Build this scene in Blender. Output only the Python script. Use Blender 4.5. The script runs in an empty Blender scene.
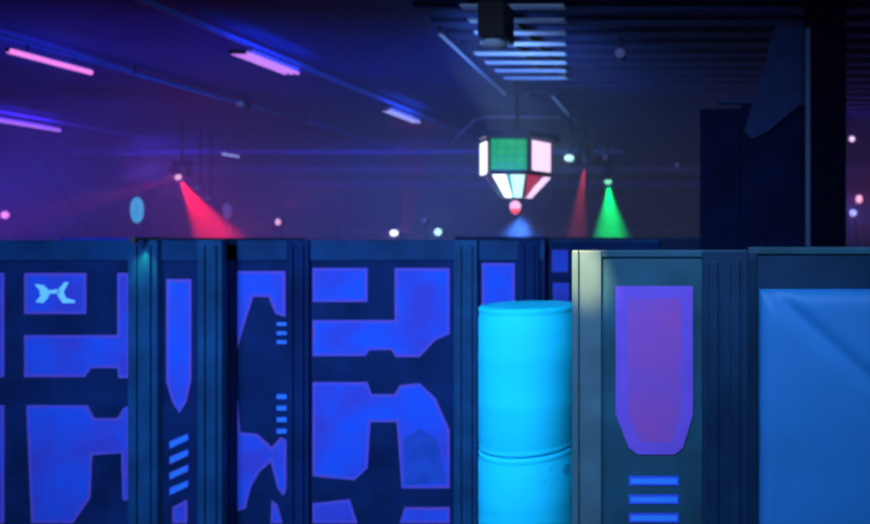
import bpy, bmesh, math, random
from mathutils import Vector, Matrix, Euler
random.seed(7)
S = bpy.context.scene
C = S.collection
PI = math.pi

# ------------------------------------------------------------ camera
H = 2.17            # eye height
F = 650.0           # focal length in pixels of an 870 px wide frame
VX, VY = 722.0, 240.0
cd = bpy.data.cameras.new('camera'); cam = bpy.data.objects.new('camera', cd); C.objects.link(cam)
cam.location = (0, 0, H); cam.rotation_euler = (PI/2, 0, 0)
cd.sensor_width = 36; cd.lens = F/870*36
cd.shift_x = (435-VX)/870; cd.shift_y = -(262-VY)/870
cd.clip_end = 200
cd.dof.use_dof = True; cd.dof.focus_distance = 1.5; cd.dof.aperture_fstop = 2.8
S.camera = cam
S.view_settings.view_transform = 'Standard'; S.view_settings.look = 'None'
S.view_settings.gamma = 1; S.view_settings.exposure = 0; S.view_settings.use_curve_mapping = False
w = bpy.data.worlds.new('world'); S.world = w; w.use_nodes = True
w.node_tree.nodes['Background'].inputs[0].default_value = (0.004, 0.006, 0.03, 1)
w.node_tree.nodes['Background'].inputs[1].default_value = 0.2

def area(name, loc, target, size, col, power, sy=None, spread=180):
    l = bpy.data.lights.new(name, 'AREA'); l.energy = power; l.color = col
    l.shape = 'RECTANGLE'; l.size = size; l.size_y = sy or size; l.spread = math.radians(spread)
    o = bpy.data.objects.new(name, l); C.objects.link(o); o.location = loc
    o.rotation_euler = (Vector(target)-Vector(loc)).to_track_quat('-Z', 'Y').to_euler()
    return o
def spot(name, loc, target, angle, col, power, blend=.3, r=.03):
    l = bpy.data.lights.new(name, 'SPOT'); l.energy = power; l.color = col
    l.spot_size = math.radians(angle); l.spot_blend = blend; l.shadow_soft_size = r
    o = bpy.data.objects.new(name, l); C.objects.link(o); o.location = loc
    o.rotation_euler = (Vector(target)-Vector(loc)).to_track_quat('-Z', 'Y').to_euler()
    return o
def point(name, loc, col, power, r=.1):
    l = bpy.data.lights.new(name, 'POINT'); l.energy = power; l.color = col; l.shadow_soft_size = r
    o = bpy.data.objects.new(name, l); C.objects.link(o); o.location = loc
    return o
def W(px, py, Y):
    return Vector(((px-VX)*Y/F, Y, H+(VY-py)*Y/F))

# blacklight banks over the near end of the arena
area('blacklight_bank_left', (-3.6, -0.6, 4.3), (-3.6, 4.7, 1.0), 3.2, (.42, .60, 1), 125, .6, 90)
area('blacklight_bank_right', (-0.3, -0.9, 4.1), (-0.9, 4.0, 1.1), 2.2, (.42, .70, 1), 72, .6, 90)
# hall beyond: blacklight washes
spot('barrel_fill', (-1.9, .3, 3.9), (-1.25, 4.1, 1.1), 24, (.35, .85, 1), 55, .8, .1)  # added spot to brighten the barrels
area('hall_wash_left', (-14.5, 13, 4.6), (-14.5, 17, 0), 5, (.10, .035, 1), 250, 5)
area('hall_wash_mid', (-7, 15, 4.2), (-7, 17, 0), 4, (.03, .10, 1), 75, 6)
area('hall_wash_ceiling', (-8, 9.5, 2.3), (-9, 14, 5.1), 9, (.02, .10, 1), 230, 2)
area('hall_wash_right', (3.6, 22, 4.2), (3.6, 26, 0), 2, (.20, .05, 1), 34, 4)

# ------------------------------------------------------------ materials
MATS = {}
def mat(name, col, rough=.6, metal=0, var=.0, scale=6, emit=None, es=0, spec=.3):
    m = bpy.data.materials.new(name); m.use_nodes = True
    nt = m.node_tree; b = nt.nodes['Principled BSDF']
    b.inputs['Roughness'].default_value = rough; b.inputs['Metallic'].default_value = metal
    b.inputs['Specular IOR Level'].default_value = spec
    b.inputs['Base Color'].default_value = (*col, 1)
    if var:
        tc = nt.nodes.new('ShaderNodeTexCoord'); n = nt.nodes.new('ShaderNodeTexNoise')
        n.inputs['Scale'].default_value = scale; n.inputs['Detail'].default_value = 4
        nt.links.new(tc.outputs['Object'], n.inputs['Vector'])
        r = nt.nodes.new('ShaderNodeValToRGB')
        r.color_ramp.elements[0].position = .3; r.color_ramp.elements[1].position = .7
        r.color_ramp.elements[0].color = (*[c*(1-var) for c in col], 1)
        r.color_ramp.elements[1].color = (*[min(1, c*(1+var)) for c in col], 1)
        nt.links.new(n.outputs['Fac'], r.inputs[0]); nt.links.new(r.outputs[0], b.inputs['Base Color'])
    if emit:
        b.inputs['Emission Color'].default_value = (*emit, 1); b.inputs['Emission Strength'].default_value = es
    MATS[name] = m
    return m
mat('board', (.003, .016, .085), .7, var=.4, scale=2.5, spec=.04)
mat('board_dark', (.002, .006, .04), .7, var=.3, scale=3, spec=.04)
mat('post', (.004, .045, .14), .6, var=.3, scale=4, spec=.1)
mat('cap', (.003, .032, .12), .6, var=.3, scale=3, spec=.08)
mat('near_board', (.010, .048, .09), .5, var=.35, scale=4, spec=.12)
mat('near_board_dark', (.004, .020, .06), .5, var=.3, scale=3, spec=.08)
mat('blue_paint', (.028, .072, .66), .8, var=.38, scale=2.4, spec=.05)
mat('teal_paint', (.016, .065, .42), .8, var=.3, scale=5, spec=.05)
mat('violet_paint', (.10, .062, .50), .8, var=.2, spec=.05)
mat('light_blue_paint', (.025, .19, .75), .6)
mat('pale_mark', (.25, .75, 1), .6)
mat('purple_red_lit', (.23, .058, .33), .7, var=.2, scale=4, spec=.1)  # badge middle, red light mixed into the colour
mat('purple_edge', (.13, .062, .47), .7, var=.1, spec=.1)
mat('pad_blue', (.010, .125, .40), .6, var=.14, scale=2)
mat('barrel', (.008, .62, 1.0), .6, var=.05, scale=2, spec=.1)
mat('barrel_smudge', (.01, .42, .72), .6)
mat('ceiling', (.012, .03, .14), .8, var=.2, scale=.6)
mat('hall_wall', (.04, .045, .12), .8, var=.2, scale=.5)
mat('floor', (.02, .02, .05), .35, var=.2, scale=1)
mat('steel', (.16, .20, .38), .45, var=.1)
mat('beam_paint', (.12, .22, .60), .5, var=.2)
mat('slat', (.45, .60, .85), .5)
mat('black', (.008, .009, .015), .4)
mat('dark_metal', (.03, .035, .06), .4)
mat('column', (.001, .002, .012), .8, spec=.02)
mat('column_edge', (.03, .05, .18), .5)
mat('drape', (.008, .02, .11), .8, var=.2)
mat('trim_metal', (.035, .085, .13), .5, var=.2, scale=5)
def em(name, col, s):
    return mat(name, (.02, .02, .02), .5, emit=col, es=s)
em('tube_pink', (.95, .25, .90), 1.1)
em('tube_violet', (.50, .18, 1), 1.0)
em('tube_lilac', (.60, .23, .95), 1.05)
em('tube_blue', (.38, .40, 1), 1.0)
em('lamp_white', (.85, .92, 1), 1.8)
em('lamp_lilac', (.95, .68, 1), 1.25)
em('lamp_mint', (.60, 1, 1), 1.3)
em('lamp_magenta', (1, .30, .95), 1.3)
em('lamp_pink', (1, .55, .85), 1.1)
em('lamp_cyan', (.04, .42, .75), 1.0)
em('lamp_blue', (.45, .45, 1), 1.0)
em('lamp_dim', (.04, .05, .20), .9)
em('lamp_red', (1, .10, .14), 1.1)
em('lamp_green', (.25, 1, .60), 1.3)
em('led_red', (.42, .03, .08), 1.0)
em('led_teal', (.05, .45, .45), 1.0)
def two_tone(name, c1, c2, scale):
    nt = MATS[name].node_tree; r_ = [n for n in nt.nodes if n.type == 'VALTORGB'][0]
    r_.color_ramp.elements[0].color = (*c1, 1); r_.color_ramp.elements[1].color = (*c2, 1)
    r_.color_ramp.elements[0].position = .38; r_.color_ramp.elements[1].position = .6
    [n for n in nt.nodes if n.type == 'TEX_NOISE'][0].inputs['Scale'].default_value = scale
two_tone('blue_paint', (.045, .055, .50), (.016, .085, .68), 2.6)
two_tone('violet_paint', (.12, .07, .46), (.07, .075, .56), 6)
two_tone('purple_red_lit', (.26, .055, .30), (.16, .058, .38), 3)
# green LED face: rows and columns of diodes
m = em('led_green', (.01, .42, .11), 1.15)
nt = m.node_tree; tc = nt.nodes.new('ShaderNodeTexCoord'); br = nt.nodes.new('ShaderNodeTexBrick')
br.offset = 0; br.inputs['Scale'].default_value = 1; br.inputs['Brick Width'].default_value = .16; br.inputs['Row Height'].default_value = .15
br.inputs['Mortar Size'].default_value = .012; br.inputs['Color1'].default_value = (.0, .40, .07, 1)
br.inputs['Color2'].default_value = (.0, .33, .06, 1); br.inputs['Mortar'].default_value = (.02, .22, .13, 1)
mp = nt.nodes.new('ShaderNodeMapping'); mp.inputs['Rotation'].default_value = (PI/2, 0, 0)
nt.links.new(tc.outputs['Object'], mp.inputs[0]); nt.links.new(mp.outputs[0], br.inputs[0])
nt.links.new(br.outputs[0], nt.nodes['Principled BSDF'].inputs['Emission Color'])

# ------------------------------------------------------------ builders
class MB:
    def __init__(s): s.bm = bmesh.new(); s.mats = []
    def mi(s, m):
        if m not in s.mats: s.mats.append(m)
        return s.mats.index(m)
    def box(s, x0, x1, y0, y1, z0, z1, m, bev=0):
        r = bmesh.ops.create_cube(s.bm, size=1)
        for v in r['verts']:
            v.co = Vector(((x0+x1)/2+v.co.x*(x1-x0), (y0+y1)/2+v.co.y*(y1-y0), (z0+z1)/2+v.co.z*(z1-z0)))
        fs = set(f for v in r['verts'] for f in v.link_faces); i = s.mi(m)
        for f in fs: f.material_index = i
        if bev:
            es = list(set(e for f in fs for e in f.edges))
            bmesh.ops.bevel(s.bm, geom=es, offset=bev, segments=2, profile=.5, affect='EDGES')
        return s
    def tube(s, a, b, r, m, n=12, r2=None):
        a = Vector(a); b = Vector(b); d = b-a
        q = d.to_track_quat('Z', 'Y').to_matrix().to_4x4()
        k = bmesh.ops.create_cone(s.bm, cap_ends=True, segments=n, radius1=r, radius2=r if r2 is None else r2,
                                  depth=d.length, matrix=Matrix.Translation((a+b)/2) @ q)
        i = s.mi(m)
        for f in set(f for v in k['verts'] for f in v.link_faces):
            f.material_index = i; f.smooth = len(f.verts) == 4
        return s
    def ball(s, c, r, m, sc=(1, 1, 1)):
        k = bmesh.ops.create_uvsphere(s.bm, u_segments=20, v_segments=12, radius=1)
        i = s.mi(m)
        for v in k['verts']: v.co = Vector(c)+Vector((v.co.x*r*sc[0], v.co.y*r*sc[1], v.co.z*r*sc[2]))
        for f in set(f for v in k['verts'] for f in v.link_faces): f.material_index = i; f.smooth = True
        return s
    def lathe(s, c, prof, m, n=48):
        i = s.mi(m); rings = []
        for r, z in prof:
            rings.append([s.bm.verts.new((c[0]+r*math.cos(2*PI*k/n), c[1]+r*math.sin(2*PI*k/n), c[2]+z)) for k in range(n)])
        for a, b in zip(rings, rings[1:]):
            for k in range(n):
                f = s.bm.faces.new((a[k], a[(k+1) % n], b[(k+1) % n], b[k])); f.smooth = True; f.material_index = i
        for ring, rev in ((rings[0], True), (rings[-1], False)):
            f = s.bm.faces.new(ring[::-1] if rev else ring); f.material_index = i
        return s
    def poly(s, pts, yf, th, m, edge=None, inset=.014):
        """outline in (x, z), front face at y = yf, going back by th"""
        ar = sum(pts[i][0]*pts[(i+1) % len(pts)][1]-pts[(i+1) % len(pts)][0]*pts[i][1] for i in range(len(pts)))
        if ar < 0: pts = pts[::-1]
        fr = [s.bm.verts.new((x, yf, z)) for x, z in pts]; bk = [s.bm.verts.new((x, yf+th, z)) for x, z in pts]
        n = len(pts); i = s.mi(m); j = s.mi(edge or m)
        f = s.bm.faces.new(fr); g = s.bm.faces.new(bk[::-1]); f.material_index = i; g.material_index = j
        for k in range(n):
            q = s.bm.faces.new((fr[(k+1) % n], fr[k], bk[k], bk[(k+1) % n])); q.material_index = j
        if edge:
            s.bm.normal_update()
            r = bmesh.ops.inset_region(s.bm, faces=[f], thickness=inset, use_even_offset=True)
            for q in r['faces']: q.material_index = j
        return s
    def build(s, name, parent=None, smooth=False):
        me = bpy.data.meshes.new(name)
        bmesh.ops.recalc_face_normals(s.bm, faces=s.bm.faces)
        if parent is not None:   # keep vertices relative to the parent's own origin
            mwi = Matrix.Translation(-origin(parent)); bmesh.ops.transform(s.bm, matrix=mwi, verts=s.bm.verts)
        s.bm.to_mesh(me); s.bm.free()
        for m_ in s.mats: me.materials.append(MATS[m_])
        o = bpy.data.objects.new(name, me); C.objects.link(o)
        if parent is not None: o.parent = parent
        return o
def origin(o):
    v = Vector((0, 0, 0))
    while o: v += o.location; o = o.parent
    return v
def thing(name, label, cat, loc, group=None):
    o = bpy.data.objects.new(name, None); C.objects.link(o); o.location = loc; o.empty_display_size = .1
    o['label'] = label; o['category'] = cat
    if group: o['group'] = group
    return o
def struct(o): o['kind'] = 'structure'; return o

# ------------------------------------------------------------ room shell
X0, X1, Y0, Y1, ZC = -21.0, 6.0, -3.0, 36.0, 5.15
struct(MB().box(X0, X1, Y0, Y1, -.2, 0, 'floor').build('floor'))
cm = MB(); cm.box(X0, X1, Y0, Y1, ZC, ZC+.2, 'ceiling')
y = Y0+.2
while y < 30:          # standing ribs of the ceiling deck
    cm.box(-3.9, X1, y, y+.16, ZC-.07, ZC, 'ceiling'); y += .5
struct(cm.build('ceiling'))
struct(MB().box(X0, X1, Y1, Y1+.2, 0, ZC, 'hall_wall').build('wall_back'))
struct(MB().box(X0, X1, Y0-.2, Y0, 0, ZC, 'hall_wall').build('wall_front'))
struct(MB().box(X0-.2, X0, Y0, Y1, 0, ZC, 'hall_wall').build('wall_left'))
struct(MB().box(X1, X1+.2, Y0, Y1, 0, ZC, 'hall_wall').build('wall_right'))

def ibeam(name, a, b, hgt, fl, m='steel'):
    """I-section running from a to b along x or y"""
    k = MB(); (ax, ay, z), (bx, by, _) = a, b
    if abs(bx-ax) > abs(by-ay):
        k.box(ax, bx, ay-fl/2, ay+fl/2, z-.02, z, m); k.box(ax, bx, ay-fl/2, ay+fl/2, z-hgt, z-hgt+.02, m)
        k.box(ax, bx, ay-.01, ay+.01, z-hgt, z, m)
    else:
        k.box(ax-fl/2, ax+fl/2, ay, by, z-.02, z, m); k.box(ax-fl/2, ax+fl/2, ay, by, z-hgt, z-hgt+.02, m)
        k.box(ax-.01, ax+.01, ay, by, z-hgt, z, m)
    return struct(k.build(name))
zb = ZC-.07; ZBEAM = zb
ibeam('trim_1', (-6.95, 5, zb), (-6.95, 20.8, zb), .07, .05, 'beam_paint')
ibeam('trim_2', (-10.1, 5, zb), (-10.1, 20.8, zb), .07, .05, 'beam_paint')
ibeam('trim_3', (-16.2, 5, zb), (-16.2, 20.8, zb), .07, .05, 'beam_paint')
ibeam('trim_4', (X0+.05, 21, zb), (-3.2, 21, zb), .14, .22, 'beam_paint')
ibeam('trim_5', (X0+.05, 25.7, zb), (X1-.05, 25.7, zb), .28, .22)
ibeam('trim_6', (X0+.05, 32.0, zb), (X1-.05, 32.0, zb), .30, .25, 'beam_paint')
struct(MB().box(X0+.02, X1-.02, Y1-.12, Y1-.02, 2.6, 2.72, 'steel').build('trim_7'))

# column on the right of the near hall, with its pale edge and a sloping panel
cx = lambda px, Y: (px-VX)*Y/F
cz = lambda py, Y: H+(VY-py)*Y/F
k = MB().box(cx(810, 6.2), cx(846, 6.2), 6.2, 6.6, 0, ZC-.07, 'column'); struct(k.build('wall_column'))
struct(MB().box(cx(805.5, 6.2), cx(810, 6.2), 6.19, 6.22, 1.0, cz(28, 6.2), 'column_edge').build('trim_8'))
t = thing('control_booth', 'dark boarded booth with a slanted side board, left of the tall black column', 'booth', (cx(755, 7), 7.0, 0))
MB().box(cx(741, 7), cx(805, 6.9), 6.9, 7.5, 0, cz(107, 7), 'board_dark').build('front_board', t)
MB().box(cx(700, 7.1), cx(741, 7.1), 7.1, 7.6, 0, cz(107, 7), 'board_dark').build('side_board', t)
MB().box(cx(718, 7), cx(752, 7), 6.86, 6.92, cz(106, 7), cz(102.5, 7), 'drape').build('top_rail', t)
MB().poly([(cx(a, 6.9), cz(b, 6.9)) for a, b in ((775, 28), (806, 28), (806, 100), (768, 132), (752, 140), (744, 132))], 6.84, .05, 'drape').build('slanted_board', t)

# ------------------------------------------------------------ maze partitions
def partition(label, x0p, x1p, Y, top, group='painted maze partitions', th=.10, m='board', capm='cap'):
    xa, xb = cx(x0p, Y), cx(x1p, Y); zt = cz(top, Y)
    t = thing('maze_partition', label, 'partition', ((xa+xb)/2, Y+th/2, 0), group)
    MB().box(xa, xb, Y, Y+th, 0, zt-.03, m, .004).build('board', t)
    MB().box(xa, xb, Y-.012, Y+th+.012, zt-(.15 if Y > 4 and Y < 5 else .03), zt, capm, .006).build('cap', t)
    return t
def paint(t, Y, outlines, name='painted_shape', m='blue_paint', edge='violet_paint', th=.006, inset=.02, label=None):
    for o in outlines:
        p = MB().poly([(cx(a, Y), cz(b, Y)) for a, b in o], Y-th, th+.002, m, edge, inset).build(name, t)
        if label: p['label'] = label
def post(t, x0p, x1p, Y, top, d=.05, m='post'):
    """upright with two raised ribs"""
    xa, xb = cx(x0p, Y), cx(x1p, Y); zt = cz(top, Y); wd = xb-xa
    k = MB().box(xa, xb, Y-d, Y+.02, 0, zt, m, .004)
    for u in (.15, .62):
        k.box(xa+wd*u, xa+wd*(u+.2), Y-d-.018, Y-d, 0, zt-.04, m, .004)
    return k.build('post', t)
R = lambda a, b, c, d: [(a, b), (c, b), (c, d), (a, d)]

YW = 4.75
p1 = partition('dark partition at far left with a small bright symbol in its top painted rectangle', -70, 134, YW, 240)
paint(p1, YW, [[(25, 335), (118, 335), (118, 273), (130, 273), (130, 378), (119, 378), (118, 368), (92, 368), (86, 377), (25, 377)],
               [(27, 405), (88, 405), (95, 418), (118, 418), (124, 408), (130, 405), (130, 500), (123, 500), (122, 453), (93, 455), (91, 498), (74, 523), (32, 523)],
               R(-62, 273, 5, 377), R(-62, 405, 5, 523)])
paint(p1, YW, [R(25, 273, 87, 314)], label='painted rectangle carrying a pale cyan symbol')
k = MB()
for o in ([(36, 284), (45, 285), (50, 290), (50, 297), (45, 303), (37, 302), (42, 296), (41, 290)], [(50, 290), (61, 289), (61, 293), (50, 294)],
          [(60, 289), (66, 282), (70, 282), (65, 292), (67, 298), (76, 300), (76, 303), (64, 303), (59, 295)]):
    k.poly([(cx(a, YW), cz(b, YW)) for a, b in o], YW-.011, .006, 'pale_mark')
k.build('painted_symbol', p1)

YB = 4.64
p2 = partition('narrow dark partition with one tall painted strip above four slanted dashes', 134, 227, YB, 240)
post(p2, 134, 163, YB, 240); post(p2, 203, 227, YB, 240)
paint(p2, YB, [[(167, 279), (192, 279), (192, 380), (187, 402), (180, 413), (173, 402), (167, 382)],
               [(173, 507), (188, 499), (188, 523), (173, 523)]])
paint(p2, YB, [[(170, 441+15.5*i), (189, 433+15.5*i), (189, 440+15.5*i), (170, 449+15.5*i)] for i in range(4)], 'dash', 'light_blue_paint', 'blue_paint', inset=.006)

p3 = partition('dark partition with painted arch and arrow shapes between two ribbed uprights', 222.5, 290, YW, 240)
paint(p3, YW, [[(230, 271), (286, 271), (286, 317), (276, 314), (269, 297), (254, 297), (247, 318), (237, 352), (230, 354)],
               [(233, 400), (238, 400), (241, 432), (258, 434), (272, 447), (281, 437), (287, 440), (287, 488), (284, 496), (278, 488), (271, 462), (260, 472), (252, 486), (246, 508), (238, 511), (231, 498)],
               [(272, 500), (278, 505), (283, 523), (271, 523)]])
paint(p3, YW, [R(277, 322+9*i, 288, 326+9*i) for i in range(3)]+[R(277, 394+11.5*i, 288, 399+11.5*i) for i in range(4)], 'dash', 'light_blue_paint', 'blue_paint', inset=.004)
post(p3, 289, 311, YW, 240, .03, 'board')

p4 = partition('wide dark partition with a painted rectangle beside a blocky hook shape', 311, 456, YW, 240)
paint(p4, YW, [R(313, 268, 368, 302),
               [(313, 320), (395, 320), (395, 268), (450, 268), (450, 334), (436, 340), (420, 357), (396, 357), (392, 350), (370, 350), (366, 356), (313, 356)],
               [(313, 382), (368, 382), (372, 394), (395, 394), (400, 385), (420, 383), (436, 398), (450, 430), (450, 488), (402, 488), (397, 422), (371, 422), (368, 468), (355, 480), (313, 476)],
               [(313, 503), (350, 499), (358, 523), (313, 523)], [(405, 507), (450, 507), (450, 523), (400, 523)]])
paint(p4, YW-.007, [[(404, 440), (420, 428), (437, 440), (446, 482), (405, 485)]], 'teal_patch', 'teal_paint', 'teal_paint', th=.002, label='darker teal patch')  # darker teal patch laid over the lower right shape
post(p4, 456, 479, YW, 240, .04)

p5 = partition('short dark partition right behind the stacked cyan barrels', 479, 545, YW, 240)
paint(p5, YW, [R(482, 263, 515, 330)])
post(p5, 519, 540, YW, 240, .03, 'board')

p6 = partition('far partition seen in the gap above the barrels, small blue patches painted on it', 500, 660, 6.6, 240)
paint(p6, 6.6, [R(552, 250, 568, 272), R(553, 283, 569, 302), R(541, 262, 547, 300)], inset=.008)

for lab, a, b, Y, tp in (('pale capped partition standing beyond, below the hexagonal lantern', 455, 545, 8.5, 236.5),
                         ('distant partition showing as a dark strip under the red light beam', 60, 300, 9.5, 238),
                         ('distant partition showing as a dark strip under the green light beam', 545, 700, 9.0, 237.5)):
    partition(lab, a, b, Y, tp, 'distant maze partitions')

YN = 2.6
p7 = partition('near dark partition with a tall purple painted badge above blue bars', 573, 748, YN, 250, 'near maze partitions', .12, 'near_board', 'near_board')
paint(p7, YN, [[(616, 286), (693, 286), (693, 414), (683, 447), (675, 454), (638, 454), (629, 447), (616, 414)]], 'badge', 'purple_red_lit', 'purple_edge', .008, .05, 'purple badge with violet border and a red-lit tint painted in the middle')
paint(p7, YN, [R(629, 476+18.5*i, 679, 485+18.5*i) for i in range(4)], 'bar', 'light_blue_paint', 'blue_paint', inset=.008, label='light blue bar')
post(p7, 702, 748, YN, 251, .015, 'near_board_dark')
k = MB().box(cx(573.5, YN), cx(580, YN), YN-.03, YN+.13, 0, cz(250.5, YN), 'trim_metal', .004)
k.box(cx(580, YN), cx(602, YN), YN-.017, YN, 0, cz(251, YN), 'trim_metal', .003)
k.build('edge_trim', p7)['label'] = 'pale metal edge trim'

p8 = partition('near dark partition at far right with a large grooved blue padded panel', 748, 930, YN, 247, 'near maze partitions', .12, 'near_board_dark', 'near_board')
# padded panel: a grid pillow, a dark diagonal line shaped as a groove
bm = bmesh.new(); nx, nz = 60, 80
xa, xb, za, zb_ = cx(759, YN), cx(918, YN), .25, cz(289, YN)
c0, c1 = W(770, 291, YN), W(885, 392, YN)
dr = Vector((c1.x-c0.x, c1.z-c0.z)).normalized(); g = []
for j in range(nz+1):
    row = []
    for i in range(nx+1):
        u, v = i/nx, j/nz; x = xa+(xb-xa)*u; z = za+(zb_-za)*v
        e = min(u, 1-u)*(xb-xa); f_ = min(v, 1-v)*(zb_-za)
        d = .035*min(1, (min(e, f_)/.05))**.5
        q = Vector((x-c0.x, z-c0.z)); dist = abs(q.x*dr.y-q.y*dr.x)
        d -= .022*math.exp(-(dist/.03)**2)*min(1, min(e, f_)/.03)
        q2 = math.hypot(x-cx(762, YN), (z-cz(500, YN))*.35); d += .008*math.exp(-(q2/.05)**2)
        row.append(bm.verts.new((x, YN-max(d, 0)-.001, z)))
    g.append(row)
for j in range(nz):
    for i in range(nx):
        bm.faces.new((g[j][i], g[j][i+1], g[j+1][i+1], g[j+1][i])).smooth = True
r = bmesh.ops.extrude_edge_only(bm, edges=[e for e in bm.edges if e.is_boundary])
for v in [v for v in r['geom'] if isinstance(v, bmesh.types.BMVert)]: v.co.y = YN+.01
k = MB(); k.bm.free(); k.bm = bm; k.mats = ['pad_blue']
k.build('padded_panel', p8)['label'] = 'blue padded panel with a diagonal groove'
post(p8, 748, 757, YN, 248, .01, 'near_board_dark')

# ------------------------------------------------------------ barrels
BX, BY, BR = -1.225, 4.12, .30
def barrel(label, z, smudge):
    t = thing('barrel', label, 'barrel', (BX, BY, z), 'stacked cyan barrels')
    prof = [(.27, .0), (.293, .004), (.299, .022), (.295, .034), (.296, .044), (.3, .055), (.3, .28), (.302, .295), (.3, .31), (.3, .56), (.302, .575), (.3, .59),
            (.3, .82), (.296, .832), (.295, .842), (.299, .852), (.299, .868), (.294, .878), (.275, .878)]
    MB().lathe((BX, BY, z), prof, 'barrel', 64).build('body', t)
    lid = MB().lathe((BX, BY, z), [(.272, .86), (.272, .879), (.26, .880), (.255, .872), (.10, .870)], 'barrel', 48).build('lid', t)
    for a in (.5, 3.6): MB().lathe((BX+.17*math.cos(a), BY+.17*math.sin(a), z), [(.03, .872), (.03, .8795), (.02, .8795), (.02, .876)], 'barrel', 16).build('bung', lid)
    if smudge:
        # worn scuffed patch on the right side of the lower barrel
        for (px, py, rr) in ((563, 476, .040), (568, 491, .030), (551, 470, .010), (546, 482, .008)):
            ang = math.asin(max(-.99, min(.99, ((px-VX)*3.9/F-BX)/BR))); zz = cz(py, 3.88)
            k = MB(); i = k.mi('barrel_smudge'); vs = []
            for q in range(14):
                rad = rr*(.7+.5*random.random()); th = 2*PI*q/14
                a2 = ang+rad*math.cos(th)/BR
                vs.append(k.bm.verts.new((BX+(BR+.0015)*math.sin(a2), BY-(BR+.0015)*math.cos(a2), zz+rad*math.sin(th))))
            k.bm.faces.new(vs).material_index = i
            k.build('scuff', t)['label'] = 'grey scuffed patch'
barrel('bright cyan plastic barrel, lower of the stack, with a grey scuff', 0, True)
barrel('bright cyan plastic barrel standing on top of another barrel', .881, False)

# ------------------------------------------------------------ ceiling lamps
def tube_fixture(label, X, Z, ya, yb, m, n=1, gap=.11, off=.17):
    t = thing('tube_light', label, 'ceiling light', (X, (ya+yb)/2, Z), 'blacklight tubes on the ceiling beams')
    half = (n-1)*gap/2
    MB().box(X-half-.03, X+half+.03, ya+.1, yb, Z+.035, Z+.08, 'steel', .01).build('housing', t)
    top = ZC if X > -16 and X < -15 else ZBEAM-.07
    for yy in (ya+.25, yb-.25): MB().box(X-.012, X+.012, yy-.012, yy+.012, Z+.075, top, 'dark_metal').build('hanger', t)
    for i in range(n):
        xx = X-half+i*gap
        MB().tube((xx, ya, Z), (xx, yb, Z), .026 if n > 1 else .04, m).build('tube', t)
    for yy in (ya-.02, yb-.0):
        MB().box(X-half-.02, X+half+.02, yy, yy+.02, Z-.02, Z+.04, 'dark_metal').build('end_holder', t)
    return t
tz = H+2.68
tube_fixture('long hot pink glowing ceiling tube at the upper left', -10.1, tz, 9.2, 10.4, 'tube_pink')
tube_fixture('triple violet ceiling tube light under the long beam, nearer of that row', -6.92, tz, 9.3, 10.45, 'tube_lilac', 3, .10)
tube_fixture('short pale blue ceiling tube light farther along the long beam', -6.95, tz, 13.4, 14.8, 'tube_blue', 2, .11)
tube_fixture('violet ceiling tube at the left edge, below the pink one', -16.2, tz, 14.2, 15.9, 'tube_violet')
tube_fixture('tiny blue violet tube light far back beside the cross beam', -15.55, tz-.0, 20.2, 20.9, 'tube_blue')
point('tube_glow_pink', (-10.1, 9.9, tz-.15), (.12, .05, 1), 9, .3)
for q, (X_, y_, cc, pw) in enumerate(((-10.35, 9.8, (.05, .06, 1), 8), (-6.6, 9.8, (.04, .08, 1), 10), (-6.65, 14, (.08, .16, 1), 10), (-15.9, 15, (.2, .05, 1), 14))):
    area('tube_uplight', (X_, y_, tz-.05), (X_-.6 if q else X_-.2, y_, ZC), 1.4, cc, pw, .1)

area('cross_beam_fill', (-18, 20.0, 4.2), (-17.2, 21, ZBEAM-.05), 5, (.16, .08, 1), 60, .3)  # added area lights without fixtures, brighten the cross beam
area('cross_beam_fill', (-11, 20.2, 4.3), (-10.8, 21, ZBEAM-.05), 6, (.06, .12, 1), 26, .3)
spot('cross_beam_red_fill', (-19.5, 29.0, 3.6), (-19.8, 32, ZBEAM-.15), 60, (1, .03, .25), 160, 1)  # added red spot, tints the far cross beam
# conduits
def conduit(label, pts, r=.022, m='steel'):
    k = MB()
    for a, b in zip(pts, pts[1:]): k.tube(a, b, r, m, 8)
    for p in pts[1:-1]: k.ball(p, r*1.15, m)
    k.tube(pts[0], (pts[0][0], pts[0][1], ZC), r*.6, 'black', 8); k.tube(pts[-1], (pts[-1][0], pts[-1][1], ZC), r*.6, 'black', 8)
    o = k.build('ceiling_pipe'); o['label'] = label; o['category'] = 'pipe'; o['group'] = 'pipes under the ceiling'
def hp(px, py, h=2.84):
    Y = F*h/(VY-py); return ((px-VX)*Y/F, Y, H+h)
conduit('thin pale pipe crossing below the lit ceiling slats on their left', [hp(440, 34), hp(505, 94)], .026, 'slat')
conduit('short pale pipe slanting down to the right above the lantern', [hp(552, 96), hp(577, 124)], .03, 'slat')
conduit('bent pipe running level just above the hexagonal lantern', [hp(452, 142), hp(476, 119), hp(486, 117), hp(560, 117)], .035)
conduit('long dim pipe in the upper left behind the pink tube', [hp(135, 74, 2.84), hp(305, 122, 2.84)], .03)

# lit patch of ceiling ribs: its light is put into pale slats
t = thing('lit_ceiling_ribs', 'ceiling ribs above the lantern, painted pale as a lit patch', 'ceiling ribs', (-3.2, 10, ZC-.2))
for i in range(8):
    y = 7.72+i*.49
    xl = -3.12-.10*i if i < 4 else -3.62-.02*i
    xr = -1.88-.115*i
    sl = MB().box(xl, xr, y, y+.13, ZC-.20, ZC-.175, 'slat', .005).build('slat', t)
for x in (-3.05, -2.72): MB().box(x, x+.05, 7.7, 11.4, ZC-.169, ZC-.02, 'black').build('rail', t)
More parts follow.
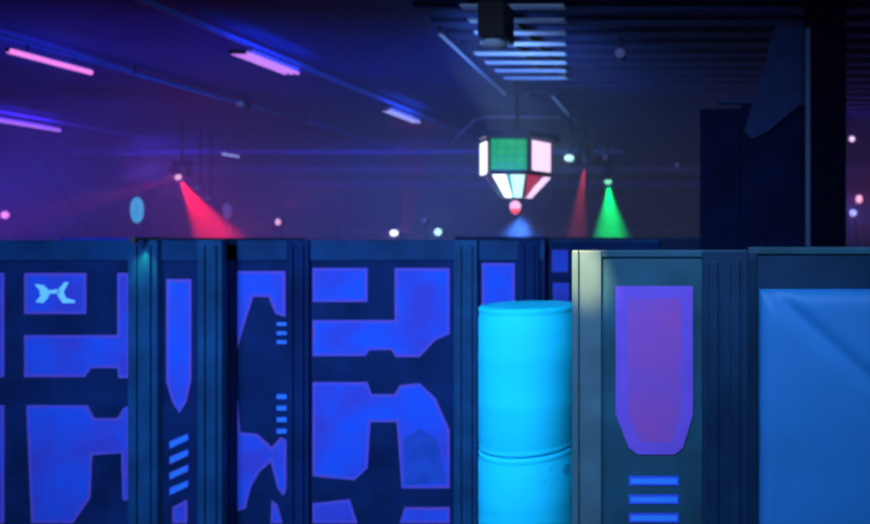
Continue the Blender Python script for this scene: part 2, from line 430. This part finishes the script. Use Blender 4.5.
# hanging wash light in front of it
t = thing('hanging_wash_light', 'black boxy light hanging in front of the pale ceiling slats', 'stage light', (-2.72, 7.4, ZC-.07))
MB().box(cx(482, 7.4), cx(509, 7.4), 7.25, 7.6, cz(41, 7.4), cz(4, 7.4), 'black', .02).build('housing', t)
MB().tube((-2.62, 7.42, cz(6, 7.4)), (-2.62, 7.42, ZC), .04, 'black').build('drop_pole', t)
MB().lathe((cx(494, 7.4), 7.42, cz(46, 7.4)), [(.05, -.035), (.13, -.01), (.14, .04), (.12, .06)], 'slat', 24).build('lens', t)['label'] = 'pale round lens'
area('slat_light', (-3.1, 9.0, 3.75), (-2.85, 10.0, ZC), .5, (.28, .50, 1), 26, 2.0, 100)

# ------------------------------------------------------------ hexagonal lantern
LX, LY = cx(517, 12), 12.0
t = thing('hexagonal_lantern', 'hexagonal hanging lantern with a glowing green front and white side panels', 'lantern', (LX, LY, 2.9))
zt, zm, zl = cz(138, 11.5), cz(171, 11.4), cz(198, 11.7)
ROT = math.radians(4)
def hexp(r, k_, z): 
    a = -PI/2-PI/6+k_*PI/3+ROT
    return Vector((LX+r*math.cos(a), LY+r*math.sin(a), z))
def shell(r0, z0, r1, z1, m):
    k = MB(); i = k.mi(m)
    a = [k.bm.verts.new(hexp(r0, q, z0)) for q in range(6)]; b = [k.bm.verts.new(hexp(r1, q, z1)) for q in range(6)]
    for q in range(6): k.bm.faces.new((a[q], a[(q+1) % 6], b[(q+1) % 6], b[q])).material_index = i
    k.bm.faces.new(a).material_index = i; k.bm.faces.new(b).material_index = i
    return k
RU = .66
shell(RU, zm, RU, zt, 'black').build('drum', t)
shell(.30, zl, .60, zm-.02, 'black').build('tapered_base', t)
shell(RU+.13, zt, RU+.10, zt+.12, 'dark_metal').build('top_plate', t)
def facet(q, r0, z0, r1, z1, u0, u1, m, name, off=.012, u0b=None, u1b=None):
    """glowing panel on face q between fractions u0..u1 (top) and u0b..u1b (bottom)"""
    u0b = u0 if u0b is None else u0b; u1b = u1 if u1b is None else u1b
    A, B, Cc, D = hexp(r0, q, z0), hexp(r0, q+1, z0), hexp(r1, q+1, z1), hexp(r1, q, z1)
    n = (B-A).cross(D-A).normalized()
    if n.dot(A-Vector((LX, LY, A.z))) < 0: n = -n
    pb = [A.lerp(B, u0b), A.lerp(B, u1b), D.lerp(Cc, u1), D.lerp(Cc, u0)]
    k = MB(); i = k.mi(m)
    fr = [k.bm.verts.new(p+n*(off+.012)) for p in pb]; bk = [k.bm.verts.new(p+n*.002) for p in pb]
    k.bm.faces.new(fr).material_index = i; k.bm.faces.new(bk[::-1]).material_index = i
    for e in range(4): k.bm.faces.new((fr[e], bk[e], bk[(e+1) % 4], fr[(e+1) % 4])).material_index = i
    return k.build(name, t)
e = .03
facet(0, RU, zm+e, RU, zt-e, .04, .96, 'led_green', 'front_panel')['label'] = 'glowing green front panel'
facet(5, RU, zm-.03, RU, zt-e-.02, .10, .72, 'lamp_white', 'side_panel'); facet(1, RU, zm+e, RU, zt-e, .14, .85, 'lamp_lilac', 'side_panel')['label'] = 'lilac white side panel'
for q in (2, 3, 4): facet(q, RU, zm+e, RU, zt-e, .1, .9, 'lamp_white', 'side_panel')
zq0, zq1 = zl+.02, zm-.05
facet(0, .30, zq0, .60, zq1, .0, .40, 'lamp_white', 'lower_panel', u0b=.02, u1b=.46)
facet(0, .30, zq0, .60, zq1, .40, .52, 'led_teal', 'lower_strip', u0b=.46, u1b=.54)
facet(0, .30, zq0, .60, zq1, .52, .94, 'lamp_mint', 'lower_panel', u0b=.54, u1b=1.0)
facet(1, .30, zq0, .60, zq1, .0, .55, 'led_red', 'lower_panel', u0b=.25, u1b=.3)['label'] = 'dim red lower panel'
facet(1, .30, zq0, .60, zq1, .70, 1.0, 'lamp_lilac', 'lower_strip', u0b=.2, u1b=.75)['label'] = 'slanted white strip'
for q in (3, 4): facet(q, .30, zq0, .60, zq1, .1, .9, 'lamp_white', 'lower_panel')
MB().ball((LX, LY-.1, cz(206, 11.9)), .10, 'lamp_pink').build('pendant_ball', t)['label'] = 'glowing pink ball'
MB().tube((LX, LY-.1, cz(203, 11.9)), (LX, LY-.1, zl), .02, 'black').build('ball_stem', t)
MB().ball((LX, LY-.1, cz(209.5, 11.9)), .085, 'lamp_red').build('ball_tip', t)['label'] = 'red glowing tip'
MB().tube((LX, LY, zt+.1), (LX, LY, ZC), .04, 'dark_metal').build('drop_pole', t)
spot('lantern_downlight', (LX, LY+.2, zl-.32), (LX-.3, LY+.6, 0), 115, (.06, .20, 1), 1500, 1, .1)
point('lantern_glow', (LX, LY-1.0, 3.35), (.06, .26, 1), 34, .2)

# ------------------------------------------------------------ moving heads and beams
def moving_head(label, px, py, Y, aim, m, col, power, ang, blend=.25, lens=.09, offs=(0, 0, 0), extra=None):
    p = W(px, py, Y); d = (Vector(aim)-p).normalized()
    t = thing('moving_head_light', label, 'stage light', p, 'coloured beam lights')
    bx, by, bz = p+Vector((0, .12, .28))
    MB().box(bx-.16, bx+.16, by-.10, by+.16, bz, bz+.14, 'black', .02).build('base', t)
    k = MB()
    k.poly([(bx-.18, bz), (bx+.18, bz), (bx+.18, bz-.26), (bx+.14, bz-.26), (bx+.14, bz-.03), (bx-.14, bz-.03), (bx-.14, bz-.26), (bx-.18, bz-.26)], by-.05, .1, 'black')
    k.build('yoke', t)
    hd = MB().tube(p-d*.30, p-d*.012, .10, 'dark_metal', 20, .115).build('head', t)
    MB().ball(p, lens*.85, m, (1, .8, 1)).build('lens', hd)
    MB().tube((bx, by, bz+.14), (bx, by, ZC), .025, 'black').build('drop_pole', t)
    spot('beam', p+d*.16, aim, ang, col, power, blend, .02)
    return t
moving_head('beam light throwing a broad red beam down to the right', 178, 177, 16, W(232, 262, 15.2), 'lamp_pink', (1, .006, .020), 14000, 29, .6)
point('red_halo', W(181, 186, 15.4), (1, .01, .10), 32, .1)  # added points without fixtures, widen the red glow around the beam
point('red_halo', W(222, 232, 16.5), (1, .01, .10), 60, .1)
spot('beam', W(174, 179, 15.8), W(80, 204, 14.6), 20, (1, .02, .14), 1100, .9, .02)
moving_head('beam light throwing a green beam straight down', 608, 181, 18, W(612, 250, 17.8), 'lamp_green', (.0, 1, .20), 9000, 47, .8, .12)
moving_head('beam light throwing a thin salmon beam, left of the green one', 585, 160, 15, W(575, 250, 14.9), 'lamp_dim', (1, .07, .10), 2600, 23, .9, .05)
spot('beam', W(405, 236, 16), W(412, 170, 16.4), 34, (1, .04, .20), 300, .9, .02)

# ------------------------------------------------------------ small lamps deep in the hall
def par(label, px, py, Y, rx, ry, m, glow=None, power=0, hang=False, name='par_light', cat='lamp'):
    p = W(px, py, Y); s_ = Y/F*.82
    t = thing(name, label, cat, p, 'small lamps deep in the hall')
    r = max(rx, ry)*s_
    MB().tube(p+Vector((0, .02, 0)), p+Vector((0, .24, 0)), r*1.1, 'black', 18, r*.8).build('can', t)
    MB().ball(p, 1, m, (rx*s_, .05, ry*s_)).build('lens', t)
    y_ = p.y+.13
    if hang: MB().tube((p.x, y_, p.z+r*.8), (p.x, y_, ZC), .02, 'black').build('drop_pole', t)
    else:
        k = MB().tube((p.x, y_, .02), (p.x, y_, p.z-r*.8), .02, 'black'); k.lathe((p.x, y_, 0), [(.2, .0), (.2, .02), (.03, .04)], 'black', 20)
        k.build('stand_pole', t)
    if power: point('lamp_glow', p+Vector((0, -.25, 0)), glow, power*4, .12)
    return t
par('magenta glowing lamp at the left edge', 5, 215, 17, 4.5, 4.5, 'lamp_magenta', (.35, .04, 1), 9)
par('small round white pink lamp right of the red beam', 278, 222, 18, 3, 4, 'lamp_pink', (1, .1, .4), 1)
par('white lamp low over the partitions, left of the mint one', 394, 233, 15, 5, 4, 'lamp_white', (.7, .3, 1), 2)
par('mint white lamp low over the partitions, below the long pipe', 438, 232, 15, 4.5, 4.5, 'lamp_mint', (.2, .7, 1), 4)
par('dim round lamp just above the gap between white and mint lamps', 424, 220, 19, 4, 4, 'lamp_dim')
par('bright oval mint lamp right of the hexagonal lantern', 569, 158, 14, 6, 4, 'lamp_mint', (.2, .7, 1), 3, True)
par('small blue lamp high on the right, upper of two', 680, 139, 20, 3.5, 3.5, 'lamp_dim', None, 0, True)
par('faint blue lamp high on the right, lower of two', 677, 165, 20.6, 3, 3, 'lamp_dim', None, 0, True)
par('dim grey round lamp on the dark ceiling, right of the slats', 620, 53, 9.3, 6, 6, 'lamp_dim', None, 0, True)
par('dim bluish junction box on the ceiling between the tube lights', 240, 104, 13, 5, 4, 'lamp_dim', None, 0, True)  # junction box shaped like a lamp, its faint glow is added
par('small pink lamp right beside the red beam lamp, upper of two', 197, 188, 17.5, 2.5, 3, 'lamp_dim', None, 0, True)
par('tiny pink lamp on the edge of the red beam, lower of two', 207, 199, 17.5, 2.5, 2.5, 'lamp_dim', None, 0, True)
par('small lilac lamp at the right edge, high above the other two', 852, 139, 15, 3.5, 3.5, 'lamp_lilac', (.3, .1, 1), 3, True)
par('small bluish white lamp at the right edge, lowest there', 853, 213, 14, 4.5, 4.5, 'lamp_blue', (.15, .15, 1), 10)
par('red and white lamp at the right edge, above the bluish one', 859, 199, 15, 4, 5, 'lamp_pink', (1, .05, .08), 4)
par('pale green flicker lamp behind the green beam lamp', 606, 157, 19, 4, 3, 'lamp_dim', None, 0, True)

def oval(label, px, py, Y, rx, ry, m, mc):
    p = W(px, py, Y); s_ = Y/F
    t = thing('oval_lamp', label, 'lamp', p, 'oval lamps deep in the hall')
    k = MB(); i = k.mi(m); n, kk = 32, 10
    tr = rx*s_*.42
    vs = []
    for a in range(n):
        th = 2*PI*a/n; c = Vector(((rx*s_-tr)*math.cos(th), 0, (ry*s_-tr)*math.sin(th)))
        nd = Vector((math.cos(th), 0, math.sin(th)))
        vs.append([k.bm.verts.new(p+c+nd*tr*math.cos(2*PI*b/kk)+Vector((0, tr*math.sin(2*PI*b/kk), 0))) for b in range(kk)])
    for a in range(n):
        for b in range(kk):
            f = k.bm.faces.new((vs[a][b], vs[(a+1) % n][b], vs[(a+1) % n][(b+1) % kk], vs[a][(b+1) % kk])); f.smooth = True; f.material_index = i
    k.build('ring', t)
    MB().ball(p+Vector((0, .06, 0)), 1, mc, (rx*s_*.8, .05, ry*s_*.85)).build('centre_plate', t)
    MB().tube((p.x, p.y+.12, .02), (p.x, p.y+.12, p.z), .025, 'black').build('stand_pole', t)
oval('upright oval lamp glowing cyan, left of the red beam', 137, 210, 17, 6, 13, 'lamp_cyan', 'steel')
oval('slim dim blue oval lamp, right of the red beam', 227, 211, 18, 4, 8, 'lamp_dim', 'lamp_dim')

o = MB().tube(W(32.5, 141, 19), W(138, 314, 19), .03, 'drape').build('guy_cable')
o['label'] = 'slanting cable at left between magenta lamp and cyan oval lamp'; o['category'] = 'cable'

# added lamp, putting a green glow on the ribbed upright
gp = W(147, 262, 4.60)
t = thing('green_glow_lamp', 'small added lamp for a green glow on top of the ribbed upright at left', 'lamp', gp)
zc_ = cz(240, YB)
k = MB().box(gp.x-.02, gp.x+.02, YB-.14, YB+.05, zc_, zc_+.02, 'dark_metal', .004); k.box(gp.x-.02, gp.x+.02, YB-.16, YB-.12, zc_-.02, zc_+.02, 'dark_metal', .004)
k.build('housing', t)
spot('green_glow_spot', (gp.x, YB-.15, zc_-.03), (gp.x, YB-.07, zc_-.17), 62, (.12, 1, .30), 6, 1, .01)
# added spot without a fixture, brightens the top of the near edge trim
spot('near_edge_fill', (cx(573, YN)-.25, YN-.9, 2.9), (cx(580, YN), YN-.03, cz(266, YN)), 12, (1, .62, .20), 800, 1, .02)

# ------------------------------------------------------------ haze
hz = MB().box(X0+.05, X1-.05, 7.8, Y1-.15, .05, ZC-.01, 'floor').build('haze')
hz['kind'] = 'stuff'; hz['label'] = 'thin theatrical haze hanging in the hall behind the partitions'; hz['category'] = 'haze'
m = bpy.data.materials.new('haze'); m.use_nodes = True; nt = m.node_tree; nt.nodes.remove(nt.nodes['Principled BSDF'])
vs_ = nt.nodes.new('ShaderNodeVolumeScatter'); vs_.inputs['Density'].default_value = .03; vs_.inputs['Anisotropy'].default_value = .0
vs_.inputs['Color'].default_value = (1, 1, 1, 1)
nt.links.new(vs_.outputs[0], nt.nodes['Material Output'].inputs['Volume'])
hz.data.materials.clear(); hz.data.materials.append(m)
